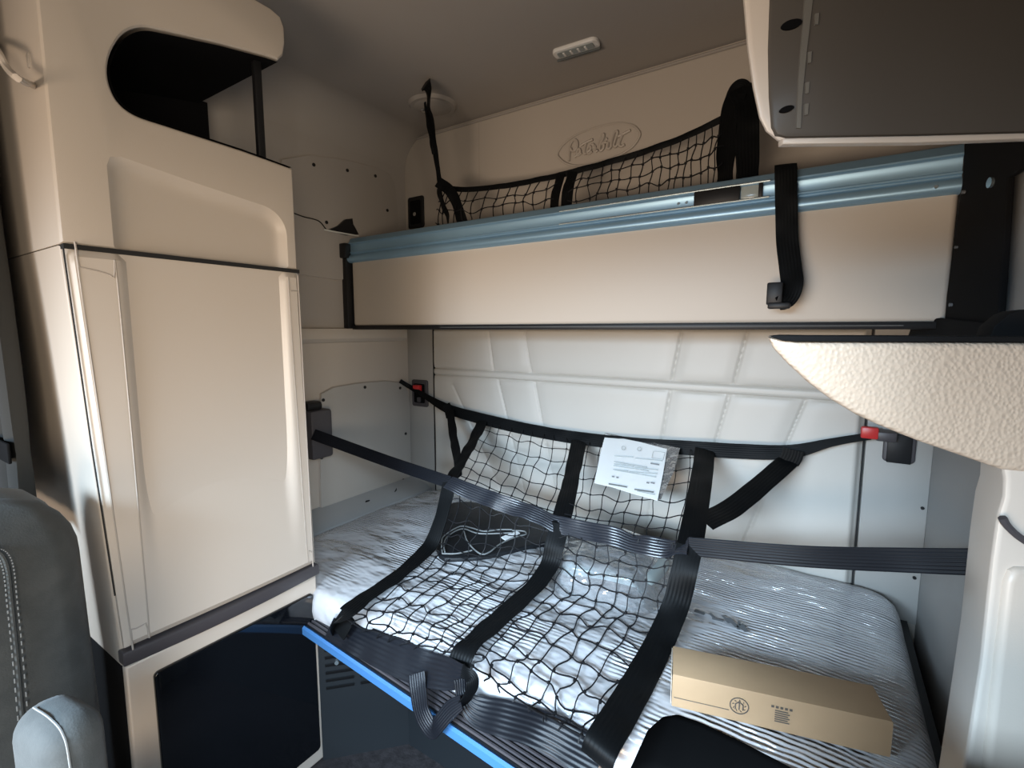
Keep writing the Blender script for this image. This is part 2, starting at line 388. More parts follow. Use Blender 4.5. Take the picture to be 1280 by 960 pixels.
# arched field pressed into the fascia, with softly rounded flanks
def field(g):
    o_ = [(.448-g, 1.50), (.812+g, 1.50), (.812+g, 1.655)]
    for i in range(9):
        a = math.radians(i*90/8); o_.append((.757+(.055+g)*math.cos(a), 1.655+(.050+g)*math.sin(a)))
    return o_+[(.60, 1.722+g), (.475-g, 1.741+g), (.455-g, 1.735+g), (.448-g, 1.715+g)]
lv_ = [(.004,.024),(.0,.020),(-.003,.016),(-.008,.010),(-.0125,.004),(-.016,-.003),(-.018,-.012),(-.0185,-.022)]
cut = MB(); kk = len(field(0)); vs = []
for dx, g in lv_: vs += [(XF+dx, y, z) for y, z in field(g)]
cut.add(vs, [(a*kk+b, a*kk+(b+1) % kk, (a+1)*kk+(b+1) % kk, (a+1)*kk+b) for a in range(len(lv_)-1) for b in range(kk)]+[tuple(range(kk)), tuple((len(lv_)-1)*kk+b for b in range(kk))])
cuo = cut.build('field_cutter', 'beige_plastic')
uw = ubo.location.copy(); ubo.parent = None; ubo.location = (0,0,0)
bo = ubo.modifiers.new('field', 'BOOLEAN'); bo.operation = 'DIFFERENCE'; bo.object = cuo; bo.solver = 'EXACT'
bpy.context.view_layer.update()
nm_ = bpy.data.meshes.new_from_object(ubo.evaluated_get(bpy.context.evaluated_depsgraph_get()))
ubo.modifiers.clear(); ubo.data = nm_; nm_.shade_smooth(); nm_.set_sharp_from_angle(angle=math.radians(28))
bpy.data.objects.remove(cuo); ubo.parent = cab; ubo.location = uw
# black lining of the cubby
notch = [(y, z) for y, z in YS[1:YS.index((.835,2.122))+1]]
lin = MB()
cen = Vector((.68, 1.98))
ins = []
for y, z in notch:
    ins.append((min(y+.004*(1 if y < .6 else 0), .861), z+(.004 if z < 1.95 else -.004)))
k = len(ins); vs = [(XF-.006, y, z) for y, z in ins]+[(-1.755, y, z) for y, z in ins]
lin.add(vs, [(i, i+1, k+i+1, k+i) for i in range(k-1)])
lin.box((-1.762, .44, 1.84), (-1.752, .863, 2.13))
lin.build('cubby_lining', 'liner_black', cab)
MB().box((-1.352, .785, 1.845), (-1.336, .806, 2.122), .003).build('corner_post', 'black_plastic', cab)
# grab handle on the side that faces the front of the cab
h = [at(u, v, 'y', .30) for u, v in ((-22,40), (-4,62), (8,84), (24,99), (42,107))]
h[-1] = at(44,108,'y',.345); h[0] = at(-22,40,'y',.345)
MB().tube(h, .0065, 8, False, 5).build('grab_handle', 'beige_gloss', cab)
p = at(37, 76, 'y', .341); MB().box(p-Vector((.006,.004,.014)), p+Vector((.006,.004,.014)), .003).build('screw_slot', 'groove', cab)

# ------------------------------------------------------------------ left wall fittings
def hatch(outline, inset, name, label, screws, m='white_panel', group=None):
    o = thing(name, (XL, sum(p.y for p in outline)/len(outline), sum(p.z for p in outline)/len(outline)), label, 'panel', group)
    MB().prism([(XL+.002, p.y, p.z) for p in outline], (.010, 0, 0), .003).build('panel', m, o)
    MB().tube([(XL+.003, p.y, p.z) for p in outline], .003, 5, True, 0).build('edge_seal', 'groove', o)
    for u, v in screws:
        q = at(u, v, 'x', XL+.012); MB().cyl(q-X*.002, X, .0075, .005, 10).build('screw', 'black_plastic', o)
    return o
def wq(pts, x): return [at(u, v, 'x', x) for u, v in pts]
o = wq([(400,492),(415,484),(445,479),(480,476),(500,478),(508,488),(511,510),(512,560),(512,592),(506,606),(488,618),(450,634),(424,641),(408,643),(400,636),(399,600),(399,540)], XL)
hatch(o, 0, 'access_panel', 'pale access panel with black screws on the left wall beside the mattress', [(404,500),(456,484),(500,485),(507,542),(504,600),(486,614),(463,623),(441,633),(412,637),(402,572)])
o = wq([(350,200),(385,194),(430,200),(470,210),(485,218),(492,232),(495,265),(496,300),(490,345),(420,350),(350,340)], XL)
hatch(o, 0, 'access_panel', 'shadowed access panel high on the left wall behind the tall cabinet', [(392,206),(434,213),(469,220),(484,263),(408,278)], 'headliner')  # darker headliner colour puts the shade of this corner into the panel
# retractor box of the retaining strap
rb = thing('strap_retractor', (XL+.05, 1.29, .92), 'dark grey strap retractor box on the left wall behind the tall cabinet', 'retractor')
q = at(398, 535, 'x', XL+.06)
MB().box((XL+.001, q.y-.05, .84), (XL+.085, q.y+.055, 1.05), .012).build('housing', 'band', rb)
MB().box((XL+.001, q.y-.045, 1.045), (XL+.06, q.y+.03, 1.085), .015).build('cap', 'black_plastic', rb)
# two dark tie tabs hanging from the lower panel onto the ledge
for i, (a, b) in enumerate((((446,638),(461,662)), ((491,620),(495,642)))):
    p, q = at(*a, 'x', XL+.016), at(*b, 'x', XL+.09); q.z = .575; p.x = XL+.016
    tag(MB().ribbon([p, (p+q)/2+X*.012, q+Z*.012], (1,0,.3), .022).build('tie_tab', 'webbing'), ('nearer' if i == 0 else 'farther')+' black tie tab hanging from the lower access panel', 'tab', 'tie tabs under the access panel')
# small black clip with wire, upper left wall
cl = thing('wire_clip', (XL, 1.5, 1.86), 'small black wire clip on the left wall above the bunk rail end', 'clip')
pl = [at(u, v, 'x', XL+.03) for u, v in ((412,287),(424,282),(433,274),(441,273),(442,280),(449,293),(436,294))]
MB().prism(pl, (-.028, 0, 0), .003).build('clip_body', 'black_plastic', cl)
MB().tube([at(u, v, 'x', XL+.032) for u, v in ((405,287),(420,290),(448,295))], .0035, 6).build('clip_edge', 'pale_trim', cl)
MB().tube([at(u, v, 'x', XL+.014) for u, v in ((366,266),(380,271),(398,276),(408,287))], .0025, 5, False, 5).build('wire', 'black_plastic', cl)

# buckle sockets / switch plates
def socket(u0, v0, u1, v1, name, label, inner, m, y=YB-.012, off=0.):
    a, b = at(u0, v0, 'y', y), at(u1, v1, 'y', y); lo = (min(a.x,b.x), min(a.z,b.z)); hi = (max(a.x,b.x), max(a.z,b.z)); w, hh = hi[0]-lo[0], hi[1]-lo[1]; cx, cz = (lo[0]+hi[0])/2, (lo[1]+hi[1])/2
    o = thing(name, (cx, y, cz), label, 'socket')
    fr = [(cx+a_, y-.010, cz+b_) for a_, b_ in rrect(w, hh, .012)]
    MB().prism(fr, (0, .012, 0), .004).build('bezel', m, o)
    MB().prism([(cx+a_, y-.0112, cz+b_) for a_, b_ in rrect(w-.035, hh-.04, .008)], (0, .006, 0)).build('recess', 'liner_black', o)
    inner(o, cx, cz, y, w, hh); return o
def in_up(o, cx, cz, y, w, hh):
    MB().cyl((cx, y-.013, cz-.01), -Y, .010, .004, 12).build('button', 'chrome', o)
def in_red(o, cx, cz, y, w, hh):
    MB().box((cx-.026, y-.034, cz+.010), (cx+.020, y-.008, cz+.045), .005).build('release_button', 'red', o)
    MB().box((cx-.01, y-.02, cz-.045), (cx+.012, y-.01, cz-.02), .003).build('catch', 'band', o)
def in_blk(o, cx, cz, y, w, hh):
    MB().box((cx-.03, y-.014, cz-.045), (cx+.03, y-.008, cz+.045), .004).build('catch', 'black_plastic', o)
socket(511, 248, 531, 284, 'switch_plate', 'black switch plate on the back wall at the left end of the upper bunk', in_up, 'black_plastic', YB)
socket(516, 474, 536, 509, 'buckle_socket', 'grey framed buckle socket with a red release at the left end of the net', in_red, 'band')
socket(1105, 541, 1143, 580, 'buckle_socket', 'black buckle socket below the beige worktop on the right', in_blk, 'band')
rbk = thing('buckle', (.13, 1.83, 1.10), 'red buckle at the right end of the net under the worktop', 'buckle')
p = at(1090, 541, 'y', 1.80)
MB().box(p-Vector((.028,.012,.018)), p+Vector((.016,.012,.018)), .005).build('release_button', 'red', rbk)
MB().box(p+Vector((.010,-.009,-.022)), p+Vector((.06,.055,.006)), .004).build('tongue', 'band', rbk)

# ------------------------------------------------------------------ ceiling fittings
lp = thing('ceiling_light', (-.79, 1.62, ZC), 'small pale slotted light in the headliner near the back wall', 'light')
cp = at(720, 63, 'z', ZC-.012)
R0 = Matrix.Translation(cp)@Matrix.Rotation(math.radians(3), 4, 'Z')
MB().prism([R0@Vector((a, b, 0)) for a, b in rrect(.165, .055, .02)], (0, 0, .014), .004).build('bezel', 'lamp_lens', lp)
MB().prism([R0@Vector((a, b-.004, -.003)) for a, b in rrect(.13, .030, .008)], (0, 0, .006)).build('lens', 'print_pale', lp)
for i in range(4):
    MB().box((-.045+i*.026, -.014, -.006), (-.037+i*.026, .006, 0), .001, 1, R0).build('slot', 'lamp_lens', lp)
MB().box((-.08, .018, -.007), (.08, .026, 0), .002, 1, R0).build('reading_switch', 'print_dark', lp)
spk = thing('ceiling_speaker', (-1.47, 1.66, ZC), 'round dark speaker in the headliner behind the hanging strap', 'speaker')
c0 = at(541, 131, 'z', ZC)
MB().cyl(c0, -Z, .105, .012, 32, .095).build('rim', 'headliner', spk)
MB().cyl(c0-Z*.012, -Z, .08, .004, 32, .07).build('grille', 'headliner', spk)
MB().box(c0+Vector((-.05,-.03,-.026)), c0+Vector((-.015,.0,-.008)), .006).build('latch', 'chrome', spk)

# ------------------------------------------------------------------ upper bunk, folded
ubk = thing('upper_bunk', (-.8, 1.6, 1.40), 'folded upper bunk with beige front panel under a blue aluminium rail', 'bunk')
BX0, BX1 = -1.832, .228
MB().box((BX0, 1.482, 1.408), (BX1, 1.80, 1.72), .012, 3).build('front_panel', 'bunk_vinyl', ubk)
rp = [(1.50,1.690),(1.472,1.692),(1.464,1.699),(1.461,1.708),(1.464,1.718),(1.470,1.724),(1.474,1.727),(1.474,1.731),(1.469,1.733),(1.469,1.737),(1.476,1.740),(1.478,1.768),(1.474,1.772),(1.470,1.773),(1.470,1.777),(1.476,1.780),(1.485,1.797),(1.495,1.802),(1.56,1.802),(1.56,1.72),(1.50,1.72)]
rail = MB().prism([(BX0-.005, y, z) for y, z in rp], (BX1-BX0+.005, 0, 0)).build('rail', 'alu_blue', ubk, 50)
def bx(u): return at(u, 245, 'y', 1.47).x
MB().box((bx(868), 1.462, 1.737), (bx(925), 1.49, 1.776), .003).build('latch', 'black_plastic', rail)
MB().box((bx(926), 1.468, 1.740), (bx(948), 1.49, 1.772), .002).build('latch_window', 'clear_grey', rail)
MB().box((bx(948), 1.464, 1.739), (bx(953), 1.49, 1.774), .001).build('latch_end', 'black_plastic', rail)
rods = MB()
for z in (1.7365, 1.7775): rods.tube([(bx(700), 1.467, z), (bx(962), 1.467, z)], .0032, 8)
rods.build('latch_rod', 'alu_light', rail)
for u in (848, 858): MB().cyl((bx(u), 1.476, 1.752), -Y, .004, .003, 10).build('rivet', 'alu_light', rail)
MB().cyl((bx(1168), 1.4615, 1.708), -Y, .004, .004, 10).build('rivet', 'alu_light', rail)
MB().box((BX0, 1.474, 1.391), (BX1, 1.52, 1.409), .003).build('bottom_seal', 'black_plastic', ubk)
MB().tube([(-1.3, 1.474, 1.4), (.15, 1.474, 1.4)], .0008, 4).build('seal_stitching', 'stitch', ubk)
MB().box((-1.868, 1.455, 1.395), (BX0-.004, 1.50, 1.76), .004).box((-1.868, 1.44, 1.71), (BX0+.01, 1.475, 1.775), .006).build('end_bracket', 'black_plastic', ubk)
# wide black hinge arm at the right end
n_br = Vector((.205, .047, 0)).normalized(); p0 = (.226, 1.455, 1.5)
br = [onp(u, v, p0, n_br) for u, v in ((1206,160),(1262,160),(1279,172),(1276,212),(1259,222),(1254,300),(1247,400),(1243,430),(1178,430),(1183,370),(1196,270),(1203,225))]
for q in br: q.x = min(q.x, XR-.014); 
arm = MB().prism(br, (.012, .004, 0), .003).build('hinge_arm', 'black_matte', ubk)
for u, v, r in ((1240,228,.010), (1206,240,.004), (1197,309,.003), (1190,381,.004)):
    MB().cyl(onp(u, v, p0, n_br), -n_br, r, .005, 12).build('bolt', 'alu_light' if r > .008 else 'print_grey', arm)
ft = [onp(u, v, (.226, 1.40, 1.4), n_br) for u, v in ((1133,425),(1138,410),(1150,401),(1175,397),(1200,400),(1240,404),(1246,440),(1150,440))]
MB().prism([Vector((min(q.x, XR-.014), q.y, q.z)) for q in ft], (.012, .05, 0), .004).build('hinge_foot', 'black_matte', ubk)

# pull strap hanging over the rail
ps = thing('pull_strap', (-.11, 1.44, 1.6), 'black webbing strap hanging over the blue rail with its end curled', 'strap')
sp = [Vector((at(982,205,'y',1.462).x, 1.52, 1.806)), Vector((at(982,205,'y',1.462).x, 1.475, 1.806)), at(982,212,'y',1.452), at(983,260,'y',1.448), at(984,300,'y',1.440), at(988,335,'y',1.425), at(990,356,'y',1.412), at(984,373,'y',1.400), at(972,380,'y',1.395)]
MB().ribbon(sp, [Z, Z, -Y, -Y, -Y, -Y, -Y, Vector((.3,-.9,0)), Vector((.5,-.6,-.3))], [.05]*7+[.045,.04], .003, und=.25).build('webbing', 'webbing', ps)
p = at(972, 366, 'y', 1.392)
MB().box(p-Vector((.024,.008,.030)), p+Vector((.012,.006,.026)), .004).box(p-Vector((.02,.012,.04)), p+Vector((.030,.006,-.024)), .004).build('end_buckle', 'black_plastic', ps)

# ------------------------------------------------------------------ upper cargo net behind the rail
un = thing('upper_net', (-.8, 1.6, 1.80), 'black cargo net standing behind the blue rail of the upper bunk', 'net')
top = [at(u, v, 'y', 1.62) for u, v in ((548,232),(580,237),(640,231),(700,219),(760,203),(820,185),(870,165),(915,142))]
tp = cat(top, 10)
MB().ribbon(top, -Y, .020, .003, und=.4, seed=2).build('top_strap', 'webbing', un)
zb = 1.762
def net_lines(S_, ns, nt, r, amp, seed, skew=0., dens=4):
    """knotted cord net over the surface S_(s, t)"""
    mb = MB(); rnd = random.Random(seed)
    J = {(i, j): (rnd.uniform(-1, 1)*amp/ns, rnd.uniform(-1, 1)*amp/nt) for i in range(ns+1) for j in range(nt+1)}
    def kn(i, j):
        s, t = i/ns, j/nt
        if 0 < i < ns: s += J[i, j][0]
        if 0 < j < nt: t += J[i, j][1]
        return s, t
    def run(keys, w):
        ks = [Vector((*kn(*q), 0)) for q in keys]; q = cat(ks, dens); out = []
        for m_, p in enumerate(q):
            ph = math.sin(m_/dens*math.pi*2*.5+w)*.5
            out.append(S_(min(1, max(0, p.x+amp*.35*ph/ns*skew)), min(1, max(0, p.y+amp*.5*ph/nt*skew))))
        mb.tube(out, r, 4)
    for j in range(1, nt): run([(i, j) for i in range(ns+1)], j*1.7)
    for i in range(1, ns): run([(i, j) for j in range(nt+1)], i*2.3)
    for i in range(1, ns):
        for j in range(1, nt): mb.box(Vector(S_(*kn(i, j)))-Vector((1,1,1))*r*1.5, Vector(S_(*kn(i, j)))+Vector((1,1,1))*r*1.5)
    return mb
def upn(a, b):
    def f(s, t):
        q = (a+(b-a)*s)*(len(tp)-1); i = min(int(q), len(tp)-2); p = tp[i].lerp(tp[i+1], q-i)
        return Vector((p.x+.0*t, p.y-.05*math.sin(math.pi*t)*.5-.045*t, p.z+(zb-p.z)*t))
    return f
net_lines(upn(.10,.43), 11, 4, .0021, .22, 3, 1).build('net_mesh', 'cord', un)
net_lines(upn(.47,.985), 17, 5, .0021, .22, 5, 1).build('net_mesh', 'cord', un)
for a, w in ((.432,.036), (.468,.040)):
    f = upn(a, a); MB().ribbon([f(0, t/4) for t in range(5)], -Y, w, .003, und=.5, seed=a*9).build('upright_strap', 'webbing', un)
# bunched corners
def rib(name, pts, y, w, nrm=-Y, parent=un, und=.6, m='webbing', seed=1):
    return MB().ribbon([at(u, v, 'y', (y if not isinstance(y, list) else y[i])) for i, (u, v) in enumerate(pts)], nrm, w, .003, und=und, seed=seed).build(name, m, parent)
rib('corner_strap', [(549,230),(552,248),(558,265),(562,285)], 1.595, .040, Vector((-.6,-.8,0)), seed=3)
rib('corner_strap', [(548,228),(562,238),(572,258),(580,285)], 1.585, .044, Vector((.2,-.9,.2)), seed=4)
f = upn(.03,.10); net_lines(f, 3, 4, .0021, .3, 8, 1).build('net_mesh', 'cord', un)
rib('corner_strap', [(921,118),(914,140),(909,172),(906,235)], [1.60,1.60,1.585,1.58], .065, Vector((-.5,-.8,0)), seed=6, und=.35)
rib('corner_strap', [(925,112),(932,128),(934,160),(934,232)], [1.61,1.59,1.57,1.57], .062, Vector((.3,-.9,0)), seed=7)
rib('corner_loop', [(912,140),(917,118),(925,108),(934,118),(936,150)], 1.63, .040, -Y, seed=9, und=.2)
# hanging tether to the headliner
ht = [at(532,104,'z',ZC-.002), at(534,112,'z',ZC-.05), at(537,140,'y',1.53), at(542,175,'y',1.56), at(547,205,'y',1.58), at(550,228,'y',1.60)]
MB().ribbon(ht, [-Y]*6, [.055,.045,.034,.030,.024,.024], .003, und=.35, seed=11).build('ceiling_tether', 'webbing', un)
rib('tether_tail', [(532,128),(534,150),(540,180),(542,193)], 1.52, .010, -Y, seed=12)

# ------------------------------------------------------------------ lower bunk
bb = thing('lower_bunk', (-.7, 1.3, 0), 'lower bunk base with black ribbed step edge and blue lip', 'bunk')
MB().box((-1.685, .875, .445), (.262, 1.855, .488)).box((-1.29, .835, .445), (.115, .88, .488)).build('platform', 'black_plastic', bb)
RZ = .492
fr = MB()
r0 = Vector((-1.285, .822, 0)); r1 = Vector((.11, .725, 0)); dr = (r1-r0).normalized(); nr = Vector((dr.y, -dr.x, 0))
def rl(s, o, z): return r0+(r1-r0)*s+nr*o+Z*z
for prof_, nm, mm in (([(0,RZ-.004),(.008,RZ+.001),(.014,RZ-.004),(.014,RZ-.024),(0,RZ-.030)], 'blue_lip', 'film_blue'),):
    MB().prism([rl(0, o, z) for o, z in prof_], r1-r0).build(nm, mm, bb)
MB().prism([rl(0, o, z) for o, z in ((-.085,RZ-.02),(0,RZ-.02),(0,RZ),(-.085,RZ))], r1-r0).build('step_strip', 'black_plastic', bb)
rb_ = MB()
for i in range(6): rb_.prism([rl(0, -.007-i*.0125+o, RZ-.001+z) for o, z in ((-.0035,0),(.0035,0),(.0022,.006),(-.0022,.006))], r1-r0)
rb_.build('step_ribs', 'band', bb)
# louvred locker panel, set at an angle under the bunk, and the dark front beyond it
va, vb = Vector((-1.29, .86, 0)), Vector((-1.10, 1.058, 0)); dv = (vb-va).normalized(); nv = Vector((dv.y, -dv.x, 0))
vp = MB().prism([va, vb, vb+Z*.445, va+Z*.445], -nv*.012).build('louvre_panel', 'dark_panel', bb)
lv = MB()
for col in ((.02, .105), (.125, .22)):
    for i in range(7):
        a, b = va+dv*col[0]+Z*(.40-i*.026), va+dv*col[1]+Z*(.40-i*.026)
        lv.prism([a+nv*.0005, b+nv*.0005, b+nv*.007+Z*.012, a+nv*.007+Z*.012], -nv*.004)
lv.build('louvre', 'black_plastic', vp)
MB().box((-1.10, 1.056, 0), (.262, 1.07, .446)).build('front_panel', 'dark_panel', bb)
for z_ in (.37, .335): MB().cyl(va+dv*.055+Z*z_+nv*.001, nv, .0065, .006, 10).build('screw', 'alu_light', vp)

mt = thing('mattress', (-.72, 1.35, .49), 'pale mattress still wrapped in clear plastic on the lower bunk', 'mattress')
MX0, MX1, MY0, MY1 = -1.665, .222, .852, 1.835
mcx, mcy, mw, mh = (MX0+MX1)/2, (MY0+MY1)/2, MX1-MX0, MY1-MY0
def mattress(grow, amp, seed, z0):
    prof_ = [(0,z0),(-.004,.52),(0,.545),(.008,.560),(.022,.571),(.045,.577),(.07,.580)]+[(.07+.035*i, .580+.002*min(i, 4)) for i in range(1, 11)]
    mb = MB(); ring = []
    for d, z in prof_:
        w, h_ = mw-2*d+2*grow, mh-2*d+2*grow
        if h_ < .02: break
        pts_ = []
        base = rrect(w, h_, max(.012, .10-d*.8), 8)
        # spread points evenly along the straight sides
        per = []
        for i in range(len(base)):
            a, b = Vector(base[i]).to_3d(), Vector(base[(i+1) % len(base)]).to_3d(); per.append((a, b))
        for i, (a, b) in enumerate(per):
            long_ = (i % 9 == 8); n = (40 if (i//9) % 2 == 0 else 24) if long_ else 1
            pts_ += [a.lerp(b, j/n) for j in range(n)]
        ring.append([(mcx+p.x, mcy+p.y, z) for p in pts_])
    k = len(ring[0]); vs = []
    for rj, rg in enumerate(ring):
        for x, y, z in rg:
            n1 = mnoise.noise(Vector((x*3.2+seed, y*4.5, 1.5+seed))); n2 = mnoise.noise(Vector((x*9+y*5, y*14-x*4, seed+4)))
            f_ = 1 if rj > 1 else .0
            vs.append((x, y, z+grow+f_*amp*(n1+.55*n2+(1.2 if grow else 0))))
    fs = [(j*k+i, j*k+(i+1) % k, (j+1)*k+(i+1) % k, (j+1)*k+i) for j in range(len(ring)-1) for i in range(k)]
    fs.append(tuple((len(ring)-1)*k+i for i in range(k)))
    mb.add(vs, fs); return mb
MT = mattress(0, .003, 1, .49).build('ticking', 'mattress', mt, 70)
mattress(.004, .006, 5, .495).build('plastic_wrap', 'wrap', mt, 70)
# smudged grey print on the wrap
pr = MB()
def mz(u, v, z=.6035): return at(u, v, 'z', z)
for a, b, w in (((868,763),(881,767),.018), ((887,766),(893,772),.010), ((890,773),(904,776),.012), ((903,769),(912,779),.010), ((910,772),(922,784),.014), ((924,776),(923,787),.009), ((926,780),(934,790),.015)):
    p, q = mz(*a), mz(*b); d = (q-p).normalized(); nn = Vector((-d.y, d.x, 0))*w/2
    pr.ngon([p+nn, q+nn*.7, q-nn, p-nn*.8])
pr.build('wrap_print', 'print_grey', mt)

# ------------------------------------------------------------------ bunk retaining net
rn = thing('retaining_net', (-.72, 1.3, .8), 'large black retaining net with webbing draped over the lower bunk', 'net')
def pts(*q): return [at(u, v, a, b) for u, v, a, b in q]
topst = pts((500,476,'x',-1.855),(513,484,'y',1.825),(530,494,'y',1.815),(560,511,'y',1.80),(600,523,'y',1.795),(660,537,'y',1.79),(725,548,'y',1.785),(800,556,'y',1.785),(860,560,'y',1.785),(920,564,'y',1.785),(985,565,'y',1.79),(1040,553,'y',1.80),(1088,545,'y',1.80))
Nt = Vector((.1,-.95,.3))
MB().ribbon(topst, [Nt]*len(topst), [.022,.024,.026,.046,.052,.052,.052,.052,.052,.052,.046,.026,.022], .003, und=.25, seed=21).build('top_strap', 'webbing', rn)
rib('strap_tab', [(558,505),(561,514),(563,522)], 1.79, .05, -Y, rn, 0)
rib('strap_tab', [(992,562),(990,570),(986,577)], 1.775, .06, -Y, rn, 0)
N1 = Vector((.15,-.75,.65)).normalized(); N2 = Vector((0,-.12,.99)).normalized(); N0 = Vector((.2,-.9,.35)).normalized()
ZL = .606
Lu = pts((603,527,'y',1.79),(592,550,'y',1.66),(577,578,'y',1.48),(562,603,'y',1.33))
Ll = [Lu[-1]]+pts((552,645,'y',1.27),(540,678,'y',1.225),(527,694,'z',ZL+.012),(495,722,'z',ZL),(455,748,'z',ZL),(430,770,'z',ZL),(418,784,'y',.845))
Mu = pts((724,551,'y',1.78),(717,585,'y',1.62),(708,625,'y',1.44),(700,655,'y',1.34))
Ml = [Mu[-1]]+pts((693,683,'y',1.30),(686,708,'y',1.27),(668,733,'z',ZL+.02),(640,760,'z',ZL+.004),(600,795,'z',ZL),(580,815,'z',ZL-.004),(573,838,'y',.845))
Ru = pts((881,563,'y',1.775),(878,590,'y',1.64),(870,640,'y',1.42),(862,683,'y',1.30))
Rl = [Ru[-1]]+pts((855,715,'y',1.26),(845,755,'y',1.235),(826,800,'z',.622),(800,850,'z',.610),(772,898,'z',.610),(753,930,'z',.603),(745,952,'z',.575))
for nm, A, B, w in (('left', Lu, Ll, .056), ('middle', Mu, Ml, .062), ('right', Ru, Rl, .066)):
    MB().ribbon(A, [N0]*len(A), w, .003, und=.35, seed=len(nm)).build('upright_strap', 'webbing', rn)
    nn = [N1]*3+[N2]*(len(B)-4)+[Vector((0,-.8,.6))] if nm != 'right' else [N1]*len(B)
    MB().ribbon(B, nn, w, .003, und=.3, seed=len(nm)+5).build('upright_strap', 'webbing', rn)
mid = [Lu[-1]]+pts((600,618,'y',1.325),(650,636,'y',1.325))+[Mu[-1]]+pts((760,668,'y',1.32),(815,683,'y',1.31))+[Ru[-1]]
mid = [p+Vector((0,-.006,.0)) for p in mid]
MB().ribbon(mid, [Vector((.1,-.75,.65))]*7, .056, .003, und=1.0, seed=31).build('cross_strap', 'webbing_shiny', rn)
# bottom band: left half on the front of the mattress, right half twisted over the step
bl = pts((414,782,'y',.835),(440,795,'y',.828),(475,812,'y',.825),(520,832,'y',.825),(556,842,'y',.822),(578,846,'y',.815))
MB().ribbon(bl, [Vector((0,-.75,.66))]*6, [.07,.075,.082,.082,.072,.05], .003, und=.3, seed=41).build('bottom_strap', 'webbing_grey', rn)
br_ = pts((577,848,'y',.81),(580,868,'y',.80),(596,888,'y',.80),(635,900,'y',.805),(680,914,'y',.81),(715,933,'y',.812),(750,952,'y',.815))
MB().ribbon(br_, [Vector((.9,-.5,.1)),Vector((.7,-.6,.3)),Vector((0,-.7,.7)),Vector((0,-.75,.65)),Vector((0,-.7,.7)),Vector((0,-.75,.6)),Vector((0,-.75,.6))], [.04,.035,.06,.07,.07,.07,.07], .003, und=.5, seed=42).build('bottom_strap', 'webbing_grey', rn)
MB().ribbon(pts((578,838,'y',.80),(590,850,'y',.79),(584,872,'y',.785),(574,886,'y',.785)), [Vector((.8,-.6,.1))]*4, .03, .003, und=.5).build('twisted_end', 'webbing', rn)
lo = pts((521,842,'y',.800),(523,862,'y',.785),(528,890,'y',.762),(540,912,'y',.752),(549,905,'y',.752),(562,888,'y',.765),(577,878,'y',.775))
MB().ribbon(lo, [Vector((.35,-.9,.1))]*3+[Vector((0,-.8,.6))]+[Vector((-.3,-.8,.4))]*3, [.045,.045,.045,.036,.04,.042,.03], .003, und=.3, seed=44).build('hanging_loop', 'webbing_grey', rn)
bk = at(424, 783, 'y', .81)
MB().prism(pts((413,782,'y',.805),(427,762,'y',.82),(442,779,'y',.82),(429,801,'y',.80)), (0, .008, .003), .002).build('corner_patch', 'webbing', rn)
# side tethers
rib('side_tether', [(563,514),(567,545),(572,575),(573,598)], [1.785,1.66,1.52,1.40], .042, Vector((.3,-.9,.2)), rn, .3, seed=51)
rib('side_tether', [(985,577),(955,603),(915,635),(880,653)], [1.775,1.66,1.52,1.40], .062, Vector((-.1,-.85,.5)), rn, .15, seed=52)
# long retaining straps to both walls
lst = [at(392,543,'x',XL+.085)]+pts((480,575,'y',1.31))+[Lu[-1]]
MB().ribbon(lst, [Vector((.3,-.85,.4))]*3, .046, .003, sub=10, und=.1).build('retaining_strap', 'webbing_grey', rn)
rst = [Ru[-1]]+pts((1000,695,'y',1.27),(1130,700,'y',1.21))+[at(1247,703,'x',XR-.004)]
MB().ribbon(rst, [Vector((-.2,-.95,.25))]*4, .048, .003, sub=10, und=.05).build('retaining_strap', 'webbing_grey', rn)
# knotted cord panels
def surf(A, B, sag=0., floor=None, dn=Vector((0,.3,-1))):
    a, b = cat(A, 10), cat(B, 10)
    def pk(c, t):
        q = t*(len(c)-1); i = min(int(q), len(c)-2); return c[i].lerp(c[i+1], q-i)
    def f(s, t):
        if floor is not None: t *= .955
        p = pk(a, t).lerp(pk(b, t), s)+dn*sag*math.sin(math.pi*s)*math.sin(math.pi*t)
        if floor is not None: p.z = max(p.z, floor-.10*(1-sstep(.815, .885, p.y)))
        return p
    return f
net_lines(surf(Lu, Mu, .02), 9, 7, .0017, .16, 61, .7).build('net_mesh', 'cord', rn)
net_lines(surf(Mu, Ru, .02), 10, 7, .0017, .16, 62, .7).build('net_mesh', 'cord', rn)
net_lines(surf(Ll, Ml, .03, .605), 9, 14, .0019, .22, 63, 1.6).build('net_mesh', 'cord', rn)
net_lines(surf(Ml, Rl, .05, .605), 9, 14, .0019, .22, 64, 1.6).build('net_mesh', 'cord', rn)

# ------------------------------------------------------------------ things on and behind the net
lf = thing('leaflet', (-.58, 1.76, .87), 'white printed leaflet in a clear sleeve tucked into the net top strap', 'leaflet')
pl_n = (Mu[-1]-Mu[0]).cross(Ru[0]-Mu[0]).normalized()
if pl_n.y > 0: pl_n = -pl_n
def lfp(u, v, off=0.): return onp(u, v, Mu[0]+Vector((0,-.006,.012))-pl_n*off, pl_n)
cr = [lfp(757,543), lfp(770,547), lfp(800,553), lfp(834,562), lfp(829,592), lfp(822,626), lfp(790,617), lfp(765,609), lfp(743,604), lfp(750,570)]
nl = -pl_n
pp = MB().prism(cr, -nl*.002).build('paper', 'paper', lf)
def L(x, y): return lfp(735+x*125/1143, 530+y*105/960, -.007)
def bars(rows, m, th):
    for x0, y0, x1, y1 in rows:
        a, b = L(x0, y0), L(x1, y1); MB().ngon([a, b, b-Z*th, a-Z*th]).build('printed_line', m, pp)
